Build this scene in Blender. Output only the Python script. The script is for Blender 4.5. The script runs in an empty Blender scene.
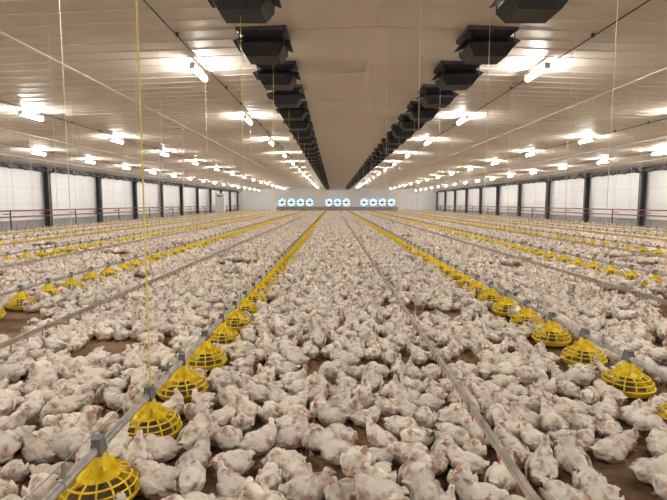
import bpy, math, random
from mathutils import Vector, Matrix, Euler, noise
random.seed(7)
sc = bpy.context.scene
ROOT = sc.collection
CX = 0.75; HW = 19.75; XL = CX-HW; XR = CX+HW; Y0 = -12.0; Y1 = 97.0
H = 1.65
def ceil_z(x): return 4.80-0.75*abs(x-CX)/HW

# ------------------------------------------------------------ materials
def newmat(name):
    m = bpy.data.materials.new(name); m.use_nodes = True
    nt = m.node_tree; b = nt.nodes['Principled BSDF']
    return m, nt, b
def noisemat(name, c1, c2, scale=5, rough=0.5, metal=0.0, bump=0.0, detail=4, vec=(1,1,1), lo=0.35, hi=0.65, bscale=None):
    m, nt, b = newmat(name)
    N = nt.nodes; L = nt.links
    tc = N.new('ShaderNodeTexCoord'); mp = N.new('ShaderNodeMapping'); mp.inputs['Scale'].default_value = vec
    L.new(tc.outputs['Object'], mp.inputs[0])
    n = N.new('ShaderNodeTexNoise'); n.inputs['Scale'].default_value = scale; n.inputs['Detail'].default_value = detail
    L.new(mp.outputs[0], n.inputs['Vector'])
    r = N.new('ShaderNodeValToRGB')
    r.color_ramp.elements[0].position = lo; r.color_ramp.elements[0].color = (*c1, 1)
    r.color_ramp.elements[1].position = hi; r.color_ramp.elements[1].color = (*c2, 1)
    L.new(n.outputs['Fac'], r.inputs[0]); L.new(r.outputs[0], b.inputs['Base Color'])
    b.inputs['Roughness'].default_value = rough; b.inputs['Metallic'].default_value = metal
    if bump:
        n2 = N.new('ShaderNodeTexNoise'); n2.inputs['Scale'].default_value = bscale or scale*4; n2.inputs['Detail'].default_value = 5
        L.new(mp.outputs[0], n2.inputs['Vector'])
        bp = N.new('ShaderNodeBump'); bp.inputs['Strength'].default_value = bump; bp.inputs['Distance'].default_value = 0.02
        L.new(n2.outputs['Fac'], bp.inputs['Height']); L.new(bp.outputs[0], b.inputs['Normal'])
    return m
def emis(name, col, s):
    m, nt, b = newmat(name)
    b.inputs['Base Color'].default_value = (*col, 1)
    b.inputs['Emission Color'].default_value = (*col, 1); b.inputs['Emission Strength'].default_value = s
    return m

M_ceil = noisemat('ceiling_panel_paint', (.68,.61,.53), (.74,.67,.59), 1.2, .50)
M_ceilc = noisemat('ceiling_center_paint', (.70,.61,.52), (.75,.66,.57), .8, .55)
M_wall = noisemat('wall_white_panel', (.88,.88,.88), (.91,.91,.91), .7, .5)
M_conc = noisemat('concrete_plinth', (.34,.32,.30), (.44,.42,.39), 3, .8)
M_dark = noisemat('dark_steel', (.045,.047,.05), (.08,.08,.085), 4, .55)
M_black = noisemat('black_plastic', (.010,.010,.011), (.022,.022,.024), 6, .5)
M_grey = noisemat('grey_plastic', (.16,.16,.16), (.22,.22,.22), 6, .5)
M_seam = noisemat('panel_seam_strip', (.68,.68,.68), (.74,.74,.74), 6, .5)
M_yel = noisemat('yellow_plastic', (.90,.66,.02), (.95,.74,.05), 9, .36)
M_feed = noisemat('feed_grain', (.20,.12,.05), (.38,.25,.12), 120, .9, bump=.5)
M_galv = noisemat('galvanised_pipe', (.34,.33,.31), (.52,.50,.47), 14, .42, .35)
M_pipe2 = noisemat('drinker_pipe_grey', (.32,.28,.22), (.48,.43,.35), 10, .5, .1)
M_red = noisemat('red_pipe_paint', (.26,.09,.08), (.36,.14,.12), 5, .5)
M_cordy = noisemat('yellow_cord', (.80,.68,.18), (.90,.78,.25), 50, .7)
M_cordw = noisemat('pale_cord', (.70,.67,.59), (.82,.78,.70), 50, .7)
M_white = noisemat('white_enamel', (.74,.74,.73), (.82,.82,.81), 6, .4)
M_tube = emis('lamp_diffuser', (1.0,.975,.945), 118)
M_fanlight = emis('fan_daylight', (.55,.80,1.0), 1.6)
M_litter = noisemat('litter_floor', (.15,.088,.045), (.38,.26,.155), 2.6, .95, bump=.9, detail=9, bscale=40)
M_nip = noisemat('orange_nipple', (.55,.12,.04), (.6,.16,.05), 9, .4)

# ------------------------------------------------------------ mesh builder
class MB:
    def __init__(s): s.v=[]; s.f=[]; s.m=[]; s.T=Matrix.Identity(4)
    def add(s, vs, fs, mat=0):
        o=len(s.v); s.v += [tuple(s.T@Vector(v)) for v in vs]
        s.f += [tuple(i+o for i in f) for f in fs]; s.m += [mat]*len(fs)
    def box(s, c, d, mat=0, rot=None, top=None):
        x,y,z=[k/2 for k in d]; tx,ty = (top if top else (1,1))
        vs=[Vector(p) for p in [(-x,-y,-z),(x,-y,-z),(x,y,-z),(-x,y,-z),(-x*tx,-y*ty,z),(x*tx,-y*ty,z),(x*tx,y*ty,z),(-x*tx,y*ty,z)]]
        R = Euler(rot).to_matrix() if rot else Matrix.Identity(3)
        vs=[R@v+Vector(c) for v in vs]
        s.add(vs,[(0,3,2,1),(4,5,6,7),(0,1,5,4),(1,2,6,5),(2,3,7,6),(3,0,4,7)],mat)
    def tube(s,p0,p1,r0,r1=None,n=8,mat=0,cap=True):
        p0=Vector(p0);p1=Vector(p1); r1=r0 if r1 is None else r1
        d=(p1-p0).normalized(); a=d.orthogonal().normalized(); b=d.cross(a)
        vs=[]
        for p,r in((p0,r0),(p1,r1)):
            for i in range(n):
                t=2*math.pi*i/n; vs.append(p+(a*math.cos(t)+b*math.sin(t))*r)
        fs=[(i,(i+1)%n,n+(i+1)%n,n+i) for i in range(n)]
        if cap: fs += [tuple(range(n))[::-1], tuple(range(n,2*n))]
        s.add(vs,fs,mat)
    def path(s,pts,rs,n=6,mat=0):
        for i in range(len(pts)-1): s.tube(pts[i],pts[i+1],rs[i],rs[i+1],n,mat)
    def revolve(s,prof,n=24,mat=0,c=(0,0,0)):
        vs=[];fs=[];k=len(prof)
        for i in range(n):
            t=2*math.pi*i/n
            for r,z in prof: vs.append((c[0]+r*math.cos(t),c[1]+r*math.sin(t),c[2]+z))
        for i in range(n):
            j=(i+1)%n
            for q in range(k-1): fs.append((i*k+q,j*k+q,j*k+q+1,i*k+q+1))
        s.add(vs,fs,mat)
    def ell(s,c,r,rot=None,mat=0,nu=12,nv=8):
        R = Euler(rot).to_matrix() if rot else Matrix.Identity(3)
        vs=[];fs=[]
        vs.append(R@Vector((0,0,r[2]))+Vector(c))
        for j in range(1,nv):
            ph=math.pi*j/nv
            for i in range(nu):
                t=2*math.pi*i/nu
                vs.append(R@Vector((r[0]*math.sin(ph)*math.cos(t),r[1]*math.sin(ph)*math.sin(t),r[2]*math.cos(ph)))+Vector(c))
        vs.append(R@Vector((0,0,-r[2]))+Vector(c))
        for i in range(nu): fs.append((0,1+i,1+(i+1)%nu))
        for j in range(nv-2):
            for i in range(nu):
                a=1+j*nu+i; b=1+j*nu+(i+1)%nu
                fs.append((a,a+nu,b+nu,b))
        L=len(vs)-1; o=1+(nv-2)*nu
        for i in range(nu): fs.append((L,o+(i+1)%nu,o+i))
        s.add(vs,fs,mat)
    def mesh(s,name,mats,smooth=False):
        me=bpy.data.meshes.new(name); me.from_pydata(s.v,[],s.f)
        for m in mats: me.materials.append(m)
        me.polygons.foreach_set('material_index',s.m)
        if smooth: me.polygons.foreach_set('use_smooth',[True]*len(s.f))
        me.update(); return me
def obj(name, me, parent=None, loc=(0,0,0), coll=None):
    o=bpy.data.objects.new(name,me); (coll or ROOT).objects.link(o); o.location=loc
    if parent: o.parent=parent
    return o

# ------------------------------------------------------------ GN instancer
def instancer(name, pts, coll, parent=None):
    me=bpy.data.meshes.new(name)
    me.from_pydata([p[0] for p in pts],[],[])
    a=me.attributes.new('rot','FLOAT_VECTOR','POINT'); a.data.foreach_set('vector',[c for p in pts for c in p[1]])
    a=me.attributes.new('scl','FLOAT_VECTOR','POINT'); a.data.foreach_set('vector',[c for p in pts for c in p[2]])
    a=me.attributes.new('idx','INT','POINT'); a.data.foreach_set('value',[p[3] for p in pts])
    o=obj(name,me,parent)
    ng=bpy.data.node_groups.new(name+'_nodes','GeometryNodeTree')
    ng.interface.new_socket('Geometry',in_out='INPUT',socket_type='NodeSocketGeometry')
    ng.interface.new_socket('Geometry',in_out='OUTPUT',socket_type='NodeSocketGeometry')
    N=ng.nodes; L=ng.links
    gi=N.new('NodeGroupInput'); go=N.new('NodeGroupOutput'); ip=N.new('GeometryNodeInstanceOnPoints')
    ci=N.new('GeometryNodeCollectionInfo'); ci.inputs['Collection'].default_value=coll
    ci.inputs['Separate Children'].default_value=True; ci.inputs['Reset Children'].default_value=True
    L.new(gi.outputs[0],ip.inputs['Points']); L.new(ci.outputs[0],ip.inputs['Instance'])
    ip.inputs['Pick Instance'].default_value=True
    for nm,ty,sk in(('rot','FLOAT_VECTOR','Rotation'),('scl','FLOAT_VECTOR','Scale'),('idx','INT','Instance Index')):
        na=N.new('GeometryNodeInputNamedAttribute'); na.data_type=ty; na.inputs['Name'].default_value=nm
        L.new(na.outputs[0],ip.inputs[sk])
    L.new(ip.outputs[0],go.inputs[0])
    md=o.modifiers.new('scatter','NODES'); md.node_group=ng
    return o

# ------------------------------------------------------------ shell
b=MB(); b.box((CX,(Y0+Y1)/2,-.1),(2*HW+.6,Y1-Y0+.6,.2)); obj('floor',b.mesh('floor',[M_litter]))
def wall_side(nm,x,sg):
    b=MB(); b.box((x+sg*.1,(Y0+Y1)/2,2.05),(.2,Y1-Y0,4.1))
    obj('wall_'+nm,b.mesh('wall_'+nm,[M_wall]))
    b=MB(); b.box((x-sg*.06,(Y0+Y1)/2,.3),(.12,Y1-Y0,.6)); obj('baseboard_'+nm,b.mesh('bb',[M_conc]))
    b=MB()
    for z in (1.6,2.6):
        b.box((x-sg*.012,(Y0+Y1)/2,z),(.025,Y1-Y0,.025))
    obj('trim_'+nm+'_panel_seams',b.mesh('seams',[M_seam]))
    b=MB(); b.box((x-sg*.1,(Y0+Y1)/2,3.86),(.2,Y1-Y0,.30)); obj('trim_'+nm+'_eave',b.mesh('eave',[M_dark]))
    # inlet flaps in the eave band
    b=MB(); y=Y0+.6
    while y<Y1-1:
        b.box((x-sg*.30,y+.5,3.80),(.02,.95,.30),0,rot=(0,sg*.8,0)); b.box((x-sg*.2,y+.5,3.70),(.2,.04,.10),0); y+=1.42
    obj('wall_air_inlets',b.mesh('inlet',[M_grey]))
    y=32.3-6*7.1
    while y<Y1:
        b=MB()
        b.box((-sg*.02,0,2.0),(.04,.30,3.94)); b.box((-sg*.30,0,2.0),(.04,.30,3.94)); b.box((-sg*.16,0,2.0),(.3,.06,3.94))
        b.box((-sg*.16,0,.04),(.5,.5,.08)); b.box((-sg*.5,0,3.70),(.9,.08,.1),rot=(0,sg*.55,0))
        obj('steel_wall_post',b.mesh('post',[M_dark]),loc=(x-sg*.12,y,0))
        y+=7.1
    b=MB()
    for z in (.85,1.2):
        b.tube((x-sg*.55,Y0+.2,z),(x-sg*.55,Y1-.2,z),.04,n=10)
    y=Y0+1
    while y<Y1-1:
        b.box((x-sg*.55,y,.62),(.05,.05,1.24),1); b.box((x-sg*.33,y,1.0),(.45,.04,.04),1); y+=3.55
    obj('red_heating_pipes',b.mesh('heating',[M_red,M_dark]))
wall_side('left',XL,-1); wall_side('right',XR,1)
b=MB(); b.box((CX,Y1+.1,2.4),(2*HW,.2,4.9)); obj('wall_far',b.mesh('wall_far',[M_wall]))
b=MB(); b.box((CX,Y0-.1,2.4),(2*HW,.2,4.9)); obj('wall_back',b.mesh('wall_back',[M_wall]))
# ceiling with ribs
b=MB(); prof=[]
y=Y0
P=0.5
while y<Y1:
    prof += [(y,0),(y+P-.05,0),(y+P-.04,-.014),(y+P-.01,-.014)]
    y+=P
prof.append((Y1+.2,0))
vs=[];fs=[]
for (yy,dz) in prof:
    for x in (XL-.2,CX,XR+.2): vs.append((x,yy,ceil_z(x)+dz))
for i in range(len(prof)-1):
    for k in range(2):
        a=i*3+k; fs.append((a,a+3,a+4,a+1))
b.add(vs,fs); obj('ceiling',b.mesh('ceiling',[M_ceil]))
b=MB()
y=Y0
while y<Y1:
    for s in (-1,1):
        xm=CX+s*1.2
        b.box((xm,y+1.5,ceil_z(xm)-.035),(2.4,2.98,.02),rot=(0,s*math.atan(.75/HW),0))
    y+=3.0
obj('trim_ceiling_center_panels',b.mesh('cc',[M_ceilc]))
b=MB()
for dx in (2.45,6.4,12.6,17.5):
    for s in (-1,1):
        x=CX+s*dx; b.box((x,(Y0+Y1)/2,ceil_z(x)-.03),(.07,Y1-Y0,.03))
obj('trim_ceiling_battens',b.mesh('bt',[M_ceilc]))

# ------------------------------------------------------------ lamps
b=MB()
Ln=1.0
b.tube((0,-Ln/2,-.100),(0,Ln/2,-.100),.052,n=14,mat=1)
b.box((0,0,-.025),(.09,Ln+.06,.05),0,top=(.7,.99))
for s in(-1,1):
    b.box((0,s*(Ln/2+.02),-.075),(.11,.05,.13),0)
for yy in(-.45,.45): b.tube((0,yy,0),(0,yy,.10),.006,mat=0)
me_lamp=b.mesh('lamp',[M_white,M_tube])
for dx,ys,st in((3.68,-7.6,6.2),(9.8,-8.2,5.8),(15.0,-6.0,5.0)):
    for s in(-1,1):
        y=ys
        while y<Y1-2:
            x=CX+s*dx; obj('ceiling_tube_lamp',me_lamp,loc=(x,y,ceil_z(x)-.10)); y+=st
        b=MB(); x=CX+s*dx+.16; z=ceil_z(x)-.07
        b.tube((x,Y0+.1,z),(x,Y1-.1,z),.012,n=6)
        y=Y0+1
        while y<Y1: b.box((x,y,z+.02),(.05,.03,.07)); y+=2
        obj('lighting_cable_conduit',b.mesh('conduit',[M_dark]))

# ------------------------------------------------------------ ceiling air inlets (black, two-tier)
b=MB()
def tray(b,w0,w1,z0,z1,th,mat):
    vs=[];
    for w,z in((w0,z0),(w1,z1),(w1-th,z1),(w0-th,z0)):
        vs += [(-w,-w,z),(w,-w,z),(w,w,z),(-w,w,z)]
    fs=[]
    for k in range(4):
        k2=(k+1)%4
        for i in range(4):
            j=(i+1)%4; fs.append((k*4+i,k*4+j,k2*4+j,k2*4+i))
    b.add(vs,fs,mat)
b.box((0,0,-.04),(.96,.96,.08),1)
tray(b,.47,.30,-.08,-.21,.02,0)
tray(b,.30,.43,-.21,-.30,.02,0)
tray(b,.43,.43,-.30,-.34,.02,0)
tray(b,.43,.31,-.34,-.52,.02,0)
b.box((0,0,-.51),(.60,.60,.02),0)
for sx in(-1,1):
    b.box((sx*.42,0,-.215),(.26,.80,.014),0,rot=(0,sx*.35,0))
    for sy in(-1,1): b.tube((sx*.42,sy*.42,-.06),(sx*.42,sy*.42,-.32),.012,mat=1)
b.tube((0,-.5,-.10),(0,.5,-.10),.015,mat=1)
me_in=b.mesh('inlet_box',[M_black,M_dark])
for s in(-1,1):
    x=CX+s*2.0; y=.75
    while y<Y1-1:
        o=obj('ceiling_air_inlet',me_in,loc=(x,y,ceil_z(x)-.03)); o.scale=(.92,.84,.92); y+=2.1

# ------------------------------------------------------------ end wall fans
b=MB(); n=28
b.revolve([(.70,0),(.74,.04),(.72,.30),(.66,.34),(.64,.28),(.66,0)],n,0)
b.add([(0,0,.02)]+[(.66*math.cos(2*math.pi*i/n),.66*math.sin(2*math.pi*i/n),.02) for i in range(n)],[(0,1+i,1+(i+1)%n) for i in range(n)],1)
for i in range(6):
    t=i*math.pi/3
    b.box((.36*math.cos(t),.36*math.sin(t),.14),(.5,.17,.015),2,rot=(.45,0,t))
b.ell((0,0,.16),(.15,.15,.1),mat=2)
for i in range(2): b.box((0,0,.27),(1.34,.03,.03),2,rot=(0,0,i*math.pi/2+.3))
me_fan=b.mesh('fan',[M_white,M_fanlight,M_dark])
for x in(-10.1,-8.3,-6.5,-4.7,-.9,.8,2.5,6.0,7.8,9.6,11.4):
    o=obj('exhaust_fan',me_fan,loc=(x,Y1-.01,1.75)); o.rotation_euler=(math.pi/2,0,0); o.scale=(1.1,1.1,1)
b=MB(); b.box((CX,Y1-.03,.45),(24,.06,.9)); obj('baseboard_far',b.mesh('bf',[M_conc]))
b=MB(); b.box((0,0,1.5),(1.3,.9,3.0)); b.box((0,-.46,1.6),(1.1,.03,2.5),1); b.box((.4,-.49,1.5),(.04,.04,.25),2); b.box((0,-.48,2.7),(.9,.03,.2),2); b.box((0,0,3.04),(1.4,1.0,.08),1)
obj('equipment_cabinet',b.mesh('cab',[M_white,M_white,M_grey]),loc=(-17,74,0))

# ------------------------------------------------------------ feeder pans
b=MB()
b.T=Matrix.Diagonal((1.1,1.1,1.0,1))
b.revolve([(0,0),(.10,0),(.165,.008),(.188,.045),(.196,.062),(.190,.066),(.178,.050),(.155,.022),(0,.02)],32,0)
b.revolve([(0,.036),(.10,.034),(.162,.026)],20,1)
K=14
for i in range(K):
    t=2*math.pi*i/K; c,s_=math.cos(t),math.sin(t)
    pts=[(r*c,r*s_,z) for r,z in((.188,.060),(.178,.105),(.150,.140),(.085,.168))]
    b.path(pts,[.006,.0055,.0055,.006],5,0)
def ring(b,R,z,r,mat=0,n=28):
    b.revolve([(R+r*math.cos(a),z+r*math.sin(a)) for a in [2*math.pi*k/6 for k in range(7)]],n,mat)
ring(b,.176,.108,.005); ring(b,.150,.140,.006); ring(b,.188,.062,.007)
b.revolve([(.105,.154),(.090,.170),(.058,.187),(.046,.215),(.040,.25),(.034,.275),(.0,.275)],24,0)
b.revolve([(.100,.154),(.055,.16),(.05,.09),(.052,.04)],20,2)
for i in range(6):
    t=2*math.pi*i/6; b.box((.070*math.cos(t),.070*math.sin(t),.19),(.05,.006,.05),0,rot=(0,.5,t))
b.box((0,0,.305),(.06,.09,.065),2,top=(.7,.9)); b.box((0,0,.35),(.045,.06,.025),2)
me_pan=b.mesh('pan',[M_yel,M_feed,M_grey])
pancoll=bpy.data.collections.new('feeder_pan_source')
po=bpy.data.objects.new('poultry_feeder_pan_mesh',me_pan); pancoll.objects.link(po)
PZ=.325
feeders=[(-1.28,2.55),(2.54,3.37),(-4.85,5.28),(6.15,4.1),(-8.5,5.3),(9.8,5.1),(-12.1,5.2),(13.4,5.5),(-15.7,5),(17.0,5)]
panpos=[]
for fi,(x,ys) in enumerate(feeders):
    e=bpy.data.objects.new('feeder_line',None); ROOT.objects.link(e)
    b=MB(); b.tube((x,1.0-3,PZ),(x,Y1-2,PZ),.024,n=12)
    b.tube((x,-2,PZ+.10),(x,Y1-2,PZ+.10),.003,n=4)
    y=ys-3*.74
    while y<Y1-3:
        b.tube((x,y+.37,PZ-.0),(x,y+.43,PZ),.030,n=10,mat=0); b.box((x,y+.40,PZ+.05),(.012,.02,.10),0); y+=1.48
    obj('auger_pipe',b.mesh('auger_pipe',[M_galv]),e)
    b=MB(); y=3.32 if fi==0 else 4.2+fi*.37
    while y<Y1-3:
        near = (fi==0 and y<4)
        b.tube((x,y,PZ),(x,y,ceil_z(x)-.01),.006 if near else .0036,n=5); b.box((x,y,PZ+.05),(.02,.05,.06)); y+=3.7
    obj('suspension_cords',b.mesh('cords',[M_cordy if fi in(0,3) else M_cordw]),e)
    far=[]
    y=ys
    while y<Y1-3:
        if y<70: panpos.append((x,y))
        if fi<2 and y<9:
            o=obj('poultry_feeder_pan',me_pan,loc=(x,y,.025)); o.rotation_euler=(0,0,random.uniform(0,.4))
        else: far.append(((x,y,.02),(0,0,random.uniform(0,.4)),(1,1,1),0))
        y+=.74
    instancer('feeder_pans',far,pancoll,e)

# ------------------------------------------------------------ drinker lines
for di,x in enumerate((.87,-3.0,4.34,-6.7,8.0,-10.3,11.6,-13.9,15.2)):
    e=bpy.data.objects.new('drinker_line',None); ROOT.objects.link(e)
    z=.35
    b=MB(); b.tube((x,-2,z),(x,Y1-2,z),.013,n=10,mat=0); b.box((x,(Y1-4)/2,z+.030),(.026,Y1,.022),1)
    y=0
    while y<Y1-3: b.box((x,y,z+.01),(.04,.035,.055),1); y+=1.0
    obj('drinker_pipe',b.mesh('dp',[M_pipe2,M_pipe2]),e)
    b=MB(); y=1.2
    while y<45: b.tube((x,y,z-.012),(x,y,z-.045),.008,.006,n=6); b.tube((x,y,z-.045),(x,y,z-.062),.003,n=5); y+=.25
    obj('nipples',b.mesh('np',[M_nip]),e)
    b=MB(); y=5.1+di*.5
    while y<Y1-3: b.tube((x,y,z),(x,y,ceil_z(x)-.01),.0034,n=4); y+=3.1
    obj('suspension_cords',b.mesh('cords',[M_cordw]),e)

# ------------------------------------------------------------ chickens
def mk_feather():
    m,nt,bs=newmat('broiler_plumage'); N=nt.nodes; L=nt.links
    tc=N.new('ShaderNodeTexCoord'); oi=N.new('ShaderNodeObjectInfo')
    mul=N.new('ShaderNodeMath'); mul.operation='MULTIPLY'; mul.inputs[1].default_value=37.0; L.new(oi.outputs['Random'],mul.inputs[0])
    add=N.new('ShaderNodeVectorMath'); add.operation='ADD'; L.new(tc.outputs['Object'],add.inputs[0]); L.new(mul.outputs[0],add.inputs[1])
    n1=N.new('ShaderNodeTexNoise'); n1.inputs['Scale'].default_value=13; n1.inputs['Detail'].default_value=5; L.new(add.outputs[0],n1.inputs['Vector'])
    r1=N.new('ShaderNodeValToRGB'); r1.color_ramp.elements[0].position=.52; r1.color_ramp.elements[0].color=(.94,.885,.79,1)
    r1.color_ramp.elements[1].position=.74; r1.color_ramp.elements[1].color=(.42,.26,.20,1); L.new(n1.outputs['Fac'],r1.inputs[0])
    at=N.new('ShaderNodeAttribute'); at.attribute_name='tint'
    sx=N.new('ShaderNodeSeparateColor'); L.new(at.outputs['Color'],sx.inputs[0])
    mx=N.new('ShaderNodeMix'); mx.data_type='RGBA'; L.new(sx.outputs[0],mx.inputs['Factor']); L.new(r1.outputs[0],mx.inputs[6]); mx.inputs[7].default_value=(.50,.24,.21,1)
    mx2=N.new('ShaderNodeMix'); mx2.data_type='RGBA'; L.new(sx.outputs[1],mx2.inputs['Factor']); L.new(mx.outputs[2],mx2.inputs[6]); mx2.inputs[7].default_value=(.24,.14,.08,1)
    mr=N.new('ShaderNodeMapRange'); mr.inputs['To Min'].default_value=.84; mr.inputs['To Max'].default_value=1.03; L.new(oi.outputs['Random'],mr.inputs[0])
    vm=N.new('ShaderNodeVectorMath'); vm.operation='SCALE'; L.new(mx2.outputs[2],vm.inputs[0]); L.new(mr.outputs[0],vm.inputs['Scale'])
    L.new(vm.outputs[0],bs.inputs['Base Color']); bs.inputs['Roughness'].default_value=.9
    bs.inputs['Specular IOR Level'].default_value=.1
    mp=N.new('ShaderNodeMapping'); mp.inputs['Scale'].default_value=(.5,1.3,1.3); L.new(add.outputs[0],mp.inputs[0])
    n2=N.new('ShaderNodeTexVoronoi'); n2.inputs['Scale'].default_value=95; L.new(mp.outputs[0],n2.inputs['Vector'])
    bp=N.new('ShaderNodeBump'); bp.inputs['Strength'].default_value=.35; bp.inputs['Distance'].default_value=.004
    L.new(n2.outputs['Distance'],bp.inputs['Height']); L.new(bp.outputs[0],bs.inputs['Normal'])
    return m
M_fea=mk_feather()
M_leg=noisemat('beak_leg_yellow',(.64,.42,.21),(.74,.52,.29),40,.5)
M_comb=noisemat('comb_red',(.55,.14,.12),(.64,.22,.18),60,.5)
M_eye=noisemat('eye_dark',(.01,.008,.006),(.02,.012,.01),20,.15)

def bez(p,t):
    a,b_,c,d=p; u=1-t
    return a*u**3+b_*3*u*u*t+c*3*u*t*t+d*t**3
def make_chicken(name, stand, neck, yaw, pitch, bpitch, tail=.4, droop=0.0, step=0.0, fat=1.0, seed=0):
    B=MB()
    tail*=.5
    bz=.080 if not stand else .158
    Tb=Matrix.Translation((0,0,bz))@Matrix.Rotation(-bpitch,4,'Y')
    B.T=Tb
    f=fat
    B.ell((0,0,0),(.118,.084*f,.078),nu=24,nv=14)
    B.ell((.052,0,-.002),(.078,.078*f,.078),nu=20,nv=12)
    B.ell((-.03,0,.022),(.098,.066*f,.064),nu=20,nv=12)
    B.ell((-.092,0,.014),(.062,.054,.046),nu=16,nv=10)
    B.ell((-.084,0,-.025),(.05,.054,.045),nu=16,nv=10)
    for k in range(-2,3):
        B.ell((-.142,k*.011,.030+tail*.04-abs(k)*.003),(.036,.011,.008),rot=(k*.3,tail,-k*.16))
    for s in(-1,1):
        B.ell((.058,s*.080*f,.020),(.036,.022,.036))
        B.ell((.000,s*.092*f,.010-droop*.02),(.072,.015,.040),rot=(s*.22,.16+droop,-s*.05))
        for k in range(4):
            B.ell((-.068-.012*k,s*(.086-.005*k),.020-.013*k-droop*.03),(.054,.0085,.0095),rot=(s*.2,.12+droop+.07*k,s*.16))
    base=Tb@Vector((.082,0,.038))
    B.T=Matrix.Identity(4)
    hp=Vector(neck[2])+Vector((0,0,bz-.080))
    c1=Tb@Vector(neck[0]); c2=Vector(neck[1])+Vector((0,0,bz-.080))
    P=[base,c1,c2,hp]
    for i in range(17):
        t=i/16; p=bez(P,t); r=.046*(1-t)**1.5+.0195
        B.ell(p,(r,r,r),nu=12,nv=8)
    R=Matrix.Rotation(yaw,4,'Z')@Matrix.Rotation(-pitch,4,'Y')
    TH=Matrix.Translation(hp)@R
    B.T=TH
    B.ell((.004,0,.003),(.032,.0235,.0255),nu=16,nv=10); B.ell((.024,0,-.003),(.017,.0145,.015))
    B.T=Matrix.Identity(4)
    hock={}
    for s in(-1,1):
        if stand:
            st=step*s
            hk=Vector((-.028+st,s*.050,.075)); hock[s]=hk
            top=Tb@Vector((.0,s*.052,-.03))
            for i in range(8):
                t=i/7; p=top.lerp(hk,t); r=.046*(1-t)+.012
                B.ell(p,(r*1.1,r*.85,r),nu=12,nv=8)
        else:
            B.ell((.02,s*.062,.040),(.052,.030,.038))
            B.ell((-.01,s*.056,.024),(.06,.026,.024))
    me=B.mesh('tmp',[])
    o=bpy.data.objects.new('tmp',me); ROOT.objects.link(o)
    md=o.modifiers.new('r','REMESH'); md.mode='VOXEL'; md.voxel_size=.0050
    ms=o.modifiers.new('s','SMOOTH'); ms.factor=.5; ms.iterations=3
    dg=bpy.context.evaluated_depsgraph_get(); dg.update()
    body=bpy.data.meshes.new_from_object(o.evaluated_get(dg))
    bpy.data.objects.remove(o)
    V=[]; col=[]
    Ti=Tb.inverted(); THi=TH.inverted(); so=Vector((seed*3.7,0,0))
    for v in body.vertices:
        co=v.co.copy(); nn=v.normal
        q=Vector((co.x*22,co.y*50,co.z*50))
        hd=(co-hp).length
        amp=.0034 if hd>.045 else .0006
        co+=nn*amp*(noise.noise(q+so)+.6*noise.noise(q*2.1+so))
        if co.z<.001: co.z=.001
        V.append(co)
        lh=THi@co
        face=0.0
        if hd<.045: face=max(0,min(1,(lh.x-.008)/.016))*.7
        lb=Ti@co
        neckp=.7*max(0,1-abs(hd-.055)/.035)*max(0,noise.noise(co*30+so)+.3)
        wing=max(0,1-(Vector((lb.x-.050,abs(lb.y)-.090,lb.z-.0))).length/.06)*1.3
        rump=max(0,1-(Vector((lb.x+.10,lb.y,lb.z-.05))).length/.05)*.7
        pink=min(1,max(face,neckp,wing*(.5+noise.noise(co*20+so)),rump*(.5+noise.noise(co*25+so))))
        dirt_shade=max(0,min(1,(.065-co.z)/.06))*.9  # brown belly staining, deepened as painted shade to set the birds apart
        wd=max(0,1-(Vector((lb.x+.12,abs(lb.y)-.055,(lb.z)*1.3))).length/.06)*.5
        fold_shade=max(0,1-abs(lb.z+.034)/.014)*max(0,min(1,(abs(lb.y)-.07)/.01))*.5  # crease shade below the wing edge, painted into the colour for relief
        col.append((pink,max(dirt_shade,wd,fold_shade),0,1))
    F=[tuple(p.vertices) for p in body.polygons]
    bpy.data.meshes.remove(body)
    nb=len(V); nfb=len(F)
    E=MB(); E.T=TH
    E.ell((.036,0,-.003),(.013,.0080,.0075),mat=1,nu=8,nv=6); E.tube((.039,0,-.002),(.058,0,-.010),.0066,.0012,n=7,mat=1); E.tube((.037,0,-.008),(.049,0,-.012),.0045,.001,n=6,mat=1)
    E.ell((.012,0,.026),(.013,.003,.005),mat=2,nu=8,nv=6)
    for k in range(4): E.ell((.002+k*.007,0,.029-abs(k-1.5)*.0012),(.0032,.0022,.0048),mat=2,nu=6,nv=5)
    for s in(-1,1):
        E.ell((.025,s*.006,-.017),(.004,.0025,.006),mat=2,nu=6,nv=5)
        E.ell((.014,s*.0205,.006),(.0050,.0035,.0050),mat=3,nu=8,nv=6)
    E.T=Matrix.Identity(4)
    for s in(-1,1):
        if stand:
            hk=hock[s]; ft=Vector((hk.x+.030,s*.054,.012))
            E.path([hk+Vector((0,0,.01)),hk,ft],[.010,.0095,.0072],8,1)
        else:
            ft=Vector((.085,s*.055,.012)); E.path([(.03,s*.058,.02),ft],[.009,.007],6,1)
        for a,l in((-.42,.042),(0,.052),(.42,.042),(math.pi+.2*s,.022)):
            mid=ft+Vector((math.cos(a)*l*.5,math.sin(a)*l*.5,-.002)); tip=ft+Vector((math.cos(a)*l,math.sin(a)*l,-.009))
            E.path([ft,mid,tip],[.0062,.0055,.0025],6,1)
    F += [tuple(i+nb for i in f_) for f_ in E.f]
    V2=[tuple(v) for v in V]+E.v
    me=bpy.data.meshes.new(name); me.from_pydata(V2,[],F)
    for m in(M_fea,M_leg,M_comb,M_eye): me.materials.append(m)
    me.polygons.foreach_set('material_index',[0]*nfb+E.m)
    me.polygons.foreach_set('use_smooth',[True]*len(F))
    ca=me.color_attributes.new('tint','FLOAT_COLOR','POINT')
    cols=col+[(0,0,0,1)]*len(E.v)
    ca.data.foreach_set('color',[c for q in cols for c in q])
    me.update()
    return bpy.data.objects.new(name,me)
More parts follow.
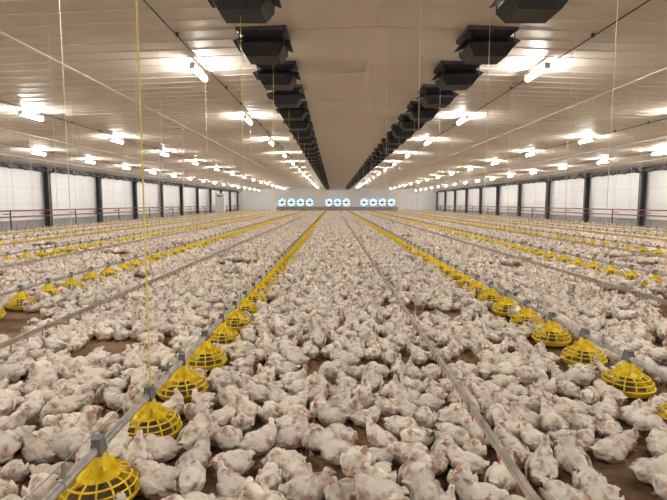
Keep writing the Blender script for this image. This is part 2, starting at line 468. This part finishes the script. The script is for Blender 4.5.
specs=[
 (False,((.13,0,.07),(.120,0,.17),(.140,0,.212)),0,0,.10,.4,0,0,1),
 (False,((.13,0,.06),(.14,.0,.14),(.155,.015,.165)),.3,-.1,.04,.3,.1,0,1.05),
 (False,((.13,.01,.07),(.12,.03,.16),(.125,.045,.198)),1.1,-.05,.08,.5,0,0,1),
 (False,((.13,-.01,.06),(.14,-.03,.14),(.148,-.060,.155)),-1.0,-.25,.05,.35,.1,0,1.04),
 (True,((.13,0,.08),(.115,0,.19),(.138,0,.235)),.1,.05,.20,.3,0,.012,.97),
 (True,((.15,0,.03),(.20,0,.08),(.195,.01,.0)),.1,-1.0,-.12,.2,0,.02,.97),
 (False,((.12,.04,.08),(.07,.085,.17),(.02,.075,.175)),2.5,-.4,.06,.4,.15,0,1.03),
 (False,((.13,0,.02),(.175,.02,.07),(.187,.03,.070)),.4,-.35,.0,.15,.2,0,1.08),
 (True,((.13,0,.08),(.12,-.02,.17),(.13,-.04,.220)),-.9,0,.15,.4,.05,.018,.98),
 (False,((.12,-.03,.08),(.10,-.05,.18),(.09,-.045,.215)),-2.0,0,.12,.5,0,0,1),
 (False,((.13,0,.07),(.115,.01,.19),(.134,.01,.235)),-.3,.1,.14,.5,0,0,.98),
]
cc=bpy.data.collections.new('broiler_chicken_source')
for i,s in enumerate(specs):
    cc.objects.link(make_chicken('broiler_chicken_%02d'%i,s[0],s[1],s[2],s[3],s[4],s[5],s[6],s[7],s[8],i))
weights=[5,5,4,4,1.6,1.0,2.5,4.5,1.4,3,4]
def poisson(x0,x1,y0,y1,r,tries,ok):
    cs=r/math.sqrt(2); g={}; out=[]
    N=int((x1-x0)*(y1-y0)/(r*r)*tries)
    for _ in range(N):
        y=random.uniform(y0,y1); x=random.uniform(x0,x1)
        ci,cj=int((x-x0)/cs),int((y-y0)/cs)
        if (ci,cj) in g: continue
        if not ok(x,y): continue
        bad=False
        for a in range(-2,3):
            for b_ in range(-2,3):
                q=g.get((ci+a,cj+b_))
                if q and (q[0]-x)**2+(q[1]-y)**2<r*r: bad=True;break
            if bad:break
        if bad: continue
        g[(ci,cj)]=(x,y); out.append((x,y))
    return out
pg={}
for p in panpos: pg.setdefault((int(p[0]//1),int(p[1]//1)),[]).append(p)
def ok(x,y):
    if abs(x)>.85*y+2.5: return False
    c=(int(x//1),int(y//1))
    for a in(-1,0,1):
        for b_ in(-1,0,1):
            for p in pg.get((c[0]+a,c[1]+b_),()):
                if (p[0]-x)**2+(p[1]-y)**2<.30**2: return False
    n_=noise.noise(Vector((x*.75,y*.75,3.3)))+.5*noise.noise(Vector((x*2.2,y*2.2,9.1)))
    side=min(1,abs(x-.5)/5)*.17
    return n_>-.40+side
pts=[]
for (x0,x1,y0,y1,r,tr,sm) in((XL+.9,XR-.9,.9,14,.164,7,1),(XL+.9,XR-.9,14.1,36,.180,5,1),(XL+.9,XR-.9,36.1,Y1-1,.28,4,1.05)):
    for x,y in poisson(x0,x1,y0,y1,r,tr,ok):
        s=random.uniform(.68,.93)*sm
        i=random.choices(range(len(specs)),weights)[0]
        pts.append(((x,y,0),(random.uniform(-.05,.05),random.uniform(-.05,.05),random.uniform(0,2*math.pi)),(s,s*random.uniform(.95,1.08),s),i))
print('birds',len(pts))
instancer('broiler_chicken_flock',pts,cc)

# ------------------------------------------------------------ camera / world
cam=bpy.data.cameras.new('camera'); co=bpy.data.objects.new('camera',cam); ROOT.objects.link(co)
cam.sensor_width=36; cam.lens=36*490/667; cam.clip_end=300; cam.clip_start=.05
co.location=(0,0,H); co.rotation_euler=(math.radians(90)-math.atan(47/490),0,0)
sc.camera=co
w=bpy.data.worlds.new('world'); w.use_nodes=True; w.node_tree.nodes['Background'].inputs[0].default_value=(.6,.75,1,1); w.node_tree.nodes['Background'].inputs[1].default_value=.5
sc.world=w
sc.view_settings.view_transform='Standard'
sc.view_settings.exposure=0.42
sc.view_settings.gamma=0.90
